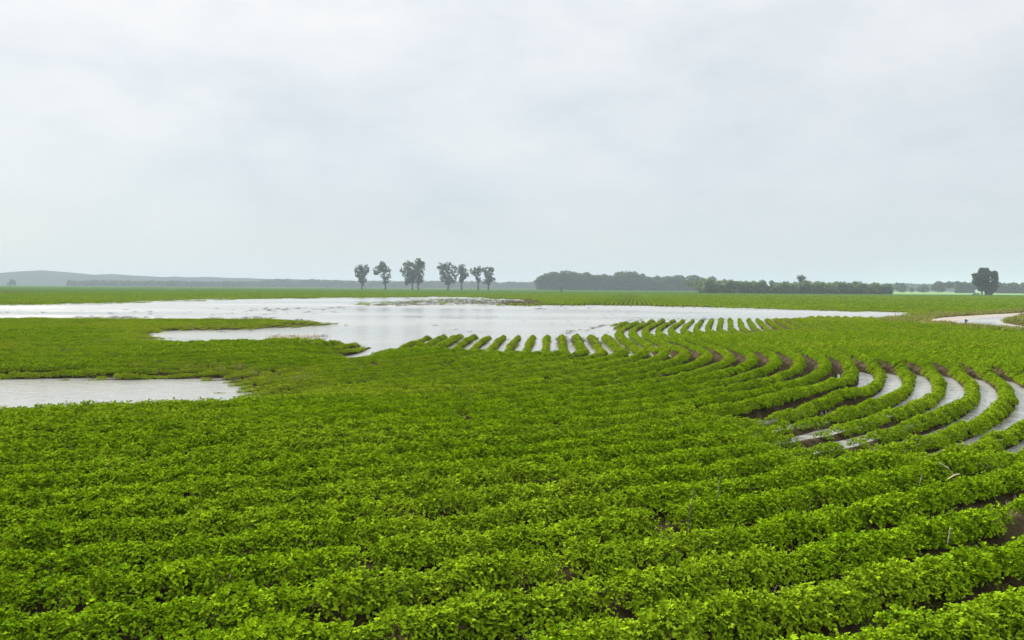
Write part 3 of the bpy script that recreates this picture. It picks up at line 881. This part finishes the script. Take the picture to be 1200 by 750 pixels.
def build_row_trees():
    grp = 'scattered trees standing in a row on the far field'
    s = 1 / 5.4545
    def L(foot, base, *ls): return [((x - foot) * s, (base - y) * s, rx * s, rz * s) for x, y, rx, rz in ls]
    def Tp(foot, base, *ps): return [(0.0, [((x - foot) * s, (base - y) * s) for x, y in ps])]
    D = 680
    T = [
        (424, 133, 266, [(112, 140, 26, 30), (150, 138, 30, 28), (130, 122, 26, 16), (108, 172, 22, 20), (135, 170, 26, 26), (137, 205, 24, 22), (140, 228, 12, 12)],
         [(133, 215), (132, 160)], 'leftmost tree of the row, a lone top-heavy crown narrowing to its trunk'),
        (451.5, 283, 266, [(262, 105, 18, 18), (232, 140, 28, 24), (270, 132, 30, 26), (297, 142, 20, 24), (225, 162, 18, 10), (285, 175, 28, 24), (290, 205, 22, 18), (278, 222, 12, 12)],
         [(284, 210), (272, 150)], 'second tree of the row from the left, with a bough jutting left'),
        (483, 452, 270, [(430, 112, 30, 22), (400, 145, 22, 16), (450, 140, 30, 30), (415, 172, 24, 18), (452, 175, 26, 24), (425, 210, 20, 14), (445, 215, 18, 18), (412, 230, 10, 8)],
         [(452, 215), (442, 150)], 'broad open tree touching the tallest tree on its left side'),
        (490, 490, 270, [(487, 88, 18, 20), (508, 100, 22, 14), (495, 125, 28, 26), (502, 160, 22, 26), (488, 185, 24, 24), (507, 198, 16, 16), (494, 218, 20, 14)],
         [(490, 215), (492, 140)], 'tallest tree of the row, with a ragged pointed top'),
        (525, 683, 275, [(640, 130, 28, 24), (680, 122, 34, 24), (715, 140, 26, 26), (650, 165, 30, 24), (695, 170, 34, 28), (725, 178, 18, 22), (660, 205, 28, 22), (700, 212, 30, 24), (680, 232, 16, 12)],
         [(684, 235), (680, 170)], 'biggest broadest tree of the row, with a wide dense crown on a thick trunk'),
        (540.5, 766, 274, [(768, 132, 20, 20), (755, 160, 18, 26), (785, 158, 22, 26), (772, 190, 24, 22), (800, 182, 14, 14), (765, 215, 14, 14)],
         [(766, 225), (772, 170)], 'narrow vase shaped tree just right of the broadest one'),
        (560, 873, 273, [(845, 150, 24, 22), (880, 140, 22, 20), (862, 165, 28, 20), (872, 195, 18, 22), (878, 220, 15, 14), (835, 142, 14, 10)],
         [(873, 215), (864, 165)], 'slim tree second from the right end of the row, leaning crown on a tall trunk'),
        (572, 938, 273, [(925, 145, 26, 20), (955, 142, 20, 16), (938, 172, 28, 22), (962, 205, 24, 12), (920, 215, 20, 14), (945, 200, 20, 20), (940, 228, 12, 10)],
         [(938, 220), (936, 165)], 'rightmost tree of the row, with a bough jutting right'),
    ]
    for i, (px, foot, base, ls, ps, lab) in enumerate(T):
        make_tree('field_tree', px, D, L(foot, base, *ls), Tp(foot, base, *ps), lab, 'tree', grp, trunk_r=0.62 if i != 4 else 0.85, density=58, size=0.5, seed=20 + i, gaps=0.36, fat=1.26 if i in (2, 3) else 1.10)
    # dark tree by the track
    s6 = 1 / 6.0
    def L6(foot, base, *ls): return [((x - foot) * s6, (base - y) * s6, rx * s6, rz * s6) for x, y, rx, rz in ls]
    make_tree('dark_tree', 1153.5, 486, L6(925, 272, (905, 110, 22, 22), (932, 108, 16, 18), (870, 140, 26, 16), (850, 132, 14, 7), (905, 150, 38, 30), (985, 135, 22, 20),
              (996, 165, 20, 28), (880, 180, 28, 24), (915, 190, 30, 28), (990, 205, 20, 28), (958, 208, 24, 18), (900, 222, 24, 22), (955, 235, 26, 24), (980, 240, 20, 20), (945, 258, 20, 12), (935, 140, 20, 18), (955, 122, 24, 14), (985, 118, 16, 12)),
              [((905 - 925) * s6, [((905 - 925) * s6, 6), ((905 - 925) * s6, 18)]), ((960 - 925) * s6, [((955 - 925) * s6, 5), ((980 - 925) * s6, 17)])],
              'darkest dense tree with a full crown on two stems, alone near the right edge', 'tree', None, trunk_r=0.42, density=130, size=0.42, seed=60, gaps=0.05, fat=1.34)
    make_tree('bush', 1143.5, 479, [(0, 1.0, 3.2, 1.2), (2.5, 1.2, 2, 1.2), (-2.6, .7, 2, .8)], [(0, [(0.2, 0.6), (0.4, 1.2)])], 'low dark bush at the left foot of the darkest two stemmed tree', 'bush',
              None, trunk_r=0.12, density=60, size=0.25, seed=61, gaps=0.2)
    # distant single trees
    make_tree('emergent_tree', 938.5, 504, [(0, 19.8, 4.5, 2.4), (-3.5, 18.2, 4, 2.2), (3, 17.8, 4, 2.4), (0, 16.5, 5, 3.5), (0, 12, 5, 4)], [(0, [(0, 9), (0, 19)])],
              'single taller tree rising above the top of the greener wood', 'tree', None, trunk_r=0.3, density=40, size=0.4, seed=62)
    k = 0
    for px, dist, ls, lab in [
        (1055, 893, [(0, 8, 6.5, 3.4), (-3, 5, 4.5, 3), (3.2, 5, 4.5, 3), (0, 3, 6, 2.6)], 'round topped hazy tree just right of the end of the wood'),
        (1067, 964, [(0, 3.8, 3, 2), (1.6, 2.4, 2.4, 1.8)], 'smallest hazy tree in the gap right of the round topped one'),
        (1081, 929, [(0, 6, 5.5, 3), (-4, 4, 4, 2.6), (4, 4, 4, 2.6), (0, 2.4, 6, 2)], 'middle hazy spreading tree between the wood and the dark tree'),
        (1099, 893, [(-1, 10, 4.5, 3), (4, 8, 4, 3), (-5, 6, 4, 3), (0, 5, 7, 3.6), (5, 3.5, 3.6, 3)], 'tall lumpy hazy tree right of the middle spreading one'),
        (14, 1350, [(0, 4.6, 3.6, 2.6), (-2.6, 2.4, 3.4, 2), (2.8, 2.4, 3, 2)], 'pale hazy tree below the hill at the left edge'),
        (109, 1400, [(0, 4.6, 2.0, 1.6), (1.6, 3.4, 1.6, 1.4), (-1.4, 2.8, 1.4, 1.2)], 'small hazy lone tree in front of the left hills'),
        (201, 1350, [(0, 5.0, 3.6, 2.2), (-3, 3, 3.4, 2), (3, 3, 3.4, 2)], 'pale hazy bushy tree halfway between the hill and the tree row')]:
        make_tree('distant_tree', px, dist, ls, [(0, [(0, 2), (0, 4)])], lab, 'tree', None, trunk_r=0.5, density=46, size=0.75, seed=70 + k, gaps=0.34)
        k += 1


def build_wood(name, px0, px1, dist, height_px, depth, label, seed, rough=0.25, size=0.6, dens=30, profile=None, green=0.4):
    """A far wood that reads as one mass: overlapping crowns of uneven height, with trunks showing at its foot."""
    g = np.random.default_rng(seed); k = dist / F
    x0, x1 = far_point(px0, dist)[0], far_point(px1, dist)[0]
    Hm = height_px * k
    lobes = []
    rad = Hm * 0.20
    nx = max(3, int((x1 - x0) / (rad * 0.8)))
    for row in range(3):
        for i in range(nx):
            x = x0 + (x1 - x0) * (i + g.uniform(0.1, 0.9)) / nx
            t = (x - x0) / (x1 - x0)
            hh = Hm * (1 - rough * 0.8 * g.random()) * (profile(t) if profile else 1)
            hh *= 0.88 + 0.26 * float(vnoise(x / (Hm * 1.6), 3.0, seed))
            y = dist + row * depth / 3 + g.uniform(-2, 2)
            r = rad * g.uniform(0.75, 1.25)
            top = max(hh - r * 0.8, r)
            lobes.append((x, y, top, r, r, r * 0.85))
            if row == 0:
                z = top - r
                while z > r * 0.4:
                    lobes.append((x + g.uniform(-.6, .6) * r, y + g.uniform(-.6, .6) * r, z, r * 1.0, r, r * 0.8)); z -= r * 0.95
                lobes.append((x, y, r * 0.45, r, r * .7, r * 0.6))
    me = crown_mesh(name, lobes, dens, size, seed, gaps=0.16)
    o = link(name, me)
    tag(o, label, 'wood', kind='stuff'); o['tint'] = green
    return o


def build_woods():
    build_wood('far_wood', 631, 835, 980, 22, 90, 'bluish hazy wood in the middle of the horizon', 301, size=0.8, dens=36, rough=0.45,
               profile=lambda t: min(1, 0.72 + t * 6) * (1 - 0.12 * t))
    build_wood('near_wood', 820, 1044, 493, 18.5, 60, 'greener nearer wood along the horizon, right of the bluish one', 302, size=0.45, dens=40, rough=0.55, green=1.0,
               profile=lambda t: 1.03 - 0.26 * t)
    build_wood('edge_wood', 1121, 1142, 821, 13.5, 60, 'short hazy wood just left of the darkest lone tree', 303, size=0.8, dens=36)
    build_wood('right_wood', 1167, 1250, 821, 13, 80, 'hazy wood at the right edge behind the dark tree', 304, size=0.8, dens=36, rough=0.5)
    build_wood('thin_wood', 1030, 1130, 1500, 9, 150, 'palest thin wood behind the hazy single trees', 305, size=1.5, dens=34)
    build_wood('left_wood', 268, 425, 1650, 8.5, 150, 'long pale wood left of the tree row', 306, size=1.6, dens=34, rough=0.4, profile=lambda t: 0.75 + 0.35 * math.sin(t * 2.6))
    build_wood('pale_wood', 80, 275, 1500, 6.5, 150, 'very pale low wood under the left hills', 307, size=1.8, dens=34, rough=0.5)
    build_wood('middle_wood', 420, 640, 1700, 8, 200, 'faint low wood behind the tree row', 308, size=2.0, dens=34, rough=0.4)
    # the wooded hills behind
    xs = np.linspace(-2700, 600, 260)
    def hh(x):
        px = 600 + F * x / 2400
        base = np.interp(px, [-500, -100, 0, 12, 45, 75, 110, 200, 300, 420, 640, 800], [17, 14, 14, 16, 17, 15, 13.2, 11.5, 9.8, 8, 6, 0])
        return (base + 1.2 * (fbm(x / 70, x * 0, 41, 5) - 0.5) * 2) * 2400 / F
    H = np.maximum(hh(xs), 0.5)
    prof = [(-300, 0.0), (-200, 0.45), (-100, 0.8), (0, 1.0), (200, 0.9), (500, 0.0)]
    V = np.array([[(x, 2400 + d, -0.5 + h * q + (3.0 * (fbm(x / 25, d / 25 + 3, 45) - .5) if q > .3 else 0)) for d, q in prof] for x, h in zip(xs, H)])
    n, m = V.shape[:2]; idx = np.arange(n * m).reshape(n, m)
    Fc = np.stack([idx[:-1, :-1], idx[1:, :-1], idx[1:, 1:], idx[:-1, 1:]], -1).reshape(-1, 4)
    hm = plain_mat('wooded_hills', (0.006, 0.012, 0.009), (0.016, 0.024, 0.015), 0.02, 0.9, 0.3, 0.0)
    o = link('hills', np_mesh('hills', V.reshape(-1, 3), Fc, [hm], smooth=True)); tag(o, kind='structure')


def build_small_things():
    def stick(name, pts, r, mat, label, cat):
        mb = MB(); mb.tube(pts, r, 7)
        o = link(name, mb.mesh(name, mat)); tag(o, label, cat); return o
    x, y = ground_at(1132, 384, CAM_H - 0.1)
    z = 0.05
    e = bpy.data.objects.new('marker_stake', None); C.objects.link(e); e.location = (x, y, z)
    tag(e, 'short dark stake with a crosspiece at the near edge of the track', 'stake')
    mb = MB(); mb.tube([(0, 0, -0.2), (0.01, 0, 0.25), (0, 0, 0.6)], [0.06, 0.055, 0.05], 8); link('post', mb.mesh('post', STAKE), e)
    mb = MB(); mb.tube([(-0.1, -0.075, 0.5), (0, -0.08, 0.51), (0.11, -0.075, 0.5)], [0.035, 0.04, 0.035], 6); link('crosspiece', mb.mesh('crosspiece', STAKE), e)
    # pale broken stalks lying on the crop at the right
    for a, b, z0, z1, lab in [((1104, 543), (1124, 559), 0.50, 0.33, 'longest pale dry stalk lying slantwise on the rows at right'),
                              ((1085, 556), (1083, 570), 0.52, 0.30, 'upright pale dry stalk left of the slanting one'),
                              ((1116, 563), (1130, 557), 0.40, 0.46, 'short pale stalk lying just under the slanting one'),
                              ((1118, 640), (1120, 622), 0.30, 0.55, 'single pale stalk standing among plants below the wet furrows')]:
        p = ground_at(*a, CAM_H - z0); q = ground_at(*b, CAM_H - z1)
        mid = ((p[0] + q[0]) / 2 + .01, (p[1] + q[1]) / 2, (z0 + z1) / 2 + 0.02)
        stick('dry_stalk', [(p[0], p[1], z0), mid, (q[0], q[1], z1)], [0.006, 0.008, 0.005], STRAW, lab, 'stalk')
    for px, py, h, lab in [(842, 608, 0.52, 'dark thin weed stalk, upper of two above the near rows'), (810, 626, 0.50, 'dark thin weed stalk, lower left of two above the near rows')]:
        x, y = ground_at(px, py, CAM_H - 0.3)
        stick('weed_stalk', [(x, y, 0.1), (x + .01, y, 0.4), (x + .045, y, 0.2 + h)], [0.005, 0.0045, 0.003], RESIDUE, lab, 'weed')
    # dark stump of a standpipe far out before the bluish wood
    x, y = far_point(657.5, 500)
    e = bpy.data.objects.new('standpipe', None); C.objects.link(e); e.location = (x, y, 0.1)
    tag(e, 'small dark upright post far off at the foot of the bluish wood', 'post')
    mb = MB(); mb.tube([(0, 0, -0.2), (0, 0, 0.9), (0, 0, 2.3)], [0.38, 0.36, 0.3], 10); link('shaft', mb.mesh('shaft', STAKE), e)
    mb = MB(); mb.tube([(0, 0, 2.3), (0, 0, 2.45), (0, 0, 2.7)], [0.45, 0.45, 0.2], 10); link('cap', mb.mesh('cap', STAKE), e)


# ------------------------------------------------------------------ air, sky, light, camera
def build_air():
    me = bpy.data.meshes.new('haze')
    x, y0, y1, z0, z1 = 9000, -150, 7000, -1.6, 75
    v = [(sx * x, y, z) for sx in (-1, 1) for y in (y0, y1) for z in (z0, z1)]
    f = [(0, 1, 3, 2), (4, 6, 7, 5), (0, 4, 5, 1), (2, 3, 7, 6), (0, 2, 6, 4), (1, 5, 7, 3)]
    me.from_pydata(v, [], f); me.update()
    m, nt, N, L = new_mat('haze')
    out = node(N, 'ShaderNodeOutputMaterial')
    pv = node(N, 'ShaderNodeVolumePrincipled', inp={'Color': (0.41, 0.475, 0.535, 1), 'Density': HAZE, 'Anisotropy': 0.0})
    L.new(pv.outputs[0], out.inputs['Volume'])
    me.materials.append(m)
    o = link('haze', me); tag(o, kind='stuff')
    o['label'] = 'thin pale haze over the whole field'
    o['category'] = 'haze'


HAZE = 0.00031
SUN_EL, SUN_AZ = R(33), R(-40)      # azimuth clockwise from +Y


def build_world():
    w = bpy.data.worlds.new('World'); SCN.world = w; w.use_nodes = True
    nt = w.node_tree; N, L = nt.nodes, nt.links; N.clear()
    out = node(N, 'ShaderNodeOutputWorld')
    sky = node(N, 'ShaderNodeTexSky', sky_type='NISHITA', sun_disc=False, sun_elevation=SUN_EL, sun_rotation=SUN_AZ)
    bg1 = node(N, 'ShaderNodeBackground', inp={'Strength': 0.025}); L.new(sky.outputs[0], bg1.inputs[0])
    tc = node(N, 'ShaderNodeTexCoord')
    sp = node(N, 'ShaderNodeSeparateXYZ'); L.new(tc.outputs['Generated'], sp.inputs[0])
    def math_(op, a, b=None, c=None, clamp=False):
        n = node(N, 'ShaderNodeMath', operation=op, use_clamp=clamp)
        for i, v in enumerate((a, b, c)):
            if v is None: continue
            if isinstance(v, (int, float)): n.inputs[i].default_value = v
            else: L.new(v, n.inputs[i])
        return n.outputs[0]
    z = math_('MAXIMUM', sp.outputs[2], 0.0)
    cb = node(N, 'ShaderNodeCombineXYZ'); L.new(sp.outputs[0], cb.inputs[0]); L.new(sp.outputs[1], cb.inputs[1]); L.new(z, cb.inputs[2])
    mp = node(N, 'ShaderNodeMapping', inp={'Location': (0.35, 2.2, 0.7), 'Rotation': (0, R(7), 0), 'Scale': (3.4, 3.4, 7.5)})
    L.new(cb.outputs[0], mp.inputs[0])
    n1 = node(N, 'ShaderNodeTexNoise', inp={'Scale': 1.5, 'Detail': 9.0, 'Roughness': 0.6, 'Distortion': 0.15}); L.new(mp.outputs[0], n1.inputs['Vector'])
    n2 = node(N, 'ShaderNodeTexNoise', inp={'Scale': 0.5, 'Detail': 3.0, 'Roughness': 0.5}); L.new(mp.outputs[0], n2.inputs['Vector'])
    cl = math_('MULTIPLY_ADD', n1.outputs['Fac'], 0.6, math_('MULTIPLY', n2.outputs['Fac'], 0.4))
    fade = node(N, 'ShaderNodeMapRange', inp={1: 0.03, 2: 0.14, 3: 0.15, 4: 1.0}); L.new(z, fade.inputs[0])
    cl = math_('MULTIPLY_ADD', math_('SUBTRACT', cl, 0.5), fade.outputs[0], 0.5)
    tone = ramp(N, [(0.38, (0.81, 0.855, 0.895)), (0.50, (0.925, 0.955, 0.97)), (0.62, (1.05, 1.04, 1.015))])
    L.new(cl, tone.inputs[0])
    hz = ramp(N, [(0.0, (0.88, 0.93, 0.975)), (0.12, (0.93, 0.97, 1.0)), (0.30, (1.0, 1.0, 1.0))]); L.new(z, hz.inputs[0])
    mul = node(N, 'ShaderNodeMix', data_type='RGBA', blend_type='MULTIPLY', inp={0: 1.0})
    L.new(tone.outputs[0], mul.inputs[6]); L.new(hz.outputs[0], mul.inputs[7])
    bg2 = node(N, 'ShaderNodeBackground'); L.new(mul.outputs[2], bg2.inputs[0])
    L.new(math_('MULTIPLY', math_('MULTIPLY', math_('MULTIPLY_ADD', sp.outputs[1], 0.12, 0.885), SKY), math_('MULTIPLY_ADD', math_('MAXIMUM', math_('SUBTRACT', z, 0.34), 0.0), 6.0, math_('MULTIPLY_ADD', z, 0.62, 0.88))), bg2.inputs[1])  # extra sky brightness added high above the frame to brighten the crop leaves
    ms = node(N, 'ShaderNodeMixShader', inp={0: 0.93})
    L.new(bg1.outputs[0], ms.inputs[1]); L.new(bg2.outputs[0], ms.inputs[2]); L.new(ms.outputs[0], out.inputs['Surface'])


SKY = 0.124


def build_light_and_camera():
    ld = bpy.data.lights.new('sun', 'SUN'); ld.energy = 1.5; ld.angle = R(14); ld.color = (1.0, 0.96, 0.9)
    o = bpy.data.objects.new('sun', ld); C.objects.link(o)
    d = Vector((math.sin(SUN_AZ) * math.cos(SUN_EL), math.cos(SUN_AZ) * math.cos(SUN_EL), math.sin(SUN_EL)))
    o.rotation_euler = d.to_track_quat('Z', 'Y').to_euler(); o.location = d * 60
    cd = bpy.data.cameras.new('camera'); cam = bpy.data.objects.new('camera', cd); C.objects.link(cam)
    cd.sensor_width = 36; cd.lens = 36 * F / 1200; cd.clip_start = 0.1; cd.clip_end = 20000
    pitch = math.atan(38 / F)
    m = Matrix.Rotation(math.pi / 2 - pitch, 4, 'X') @ Matrix.Rotation(math.atan(ROLL), 4, 'Z')
    m.translation = (0, 0, CAM_H)
    cam.matrix_world = m
    SCN.camera = cam


build_ground(); build_water(); build_road()
build_crop(); build_grass_and_residue()
build_row_trees(); build_woods(); build_small_things()
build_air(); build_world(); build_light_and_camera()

vs = SCN.view_settings
vs.view_transform = 'Standard'; vs.look = 'None'; vs.gamma = 1; vs.use_curve_mapping = False; vs.exposure = 2.8
cy = SCN.cycles
cy.max_bounces = 6; cy.diffuse_bounces = 3; cy.glossy_bounces = 3; cy.transmission_bounces = 4; cy.volume_bounces = 1
cy.transparent_max_bounces = 8
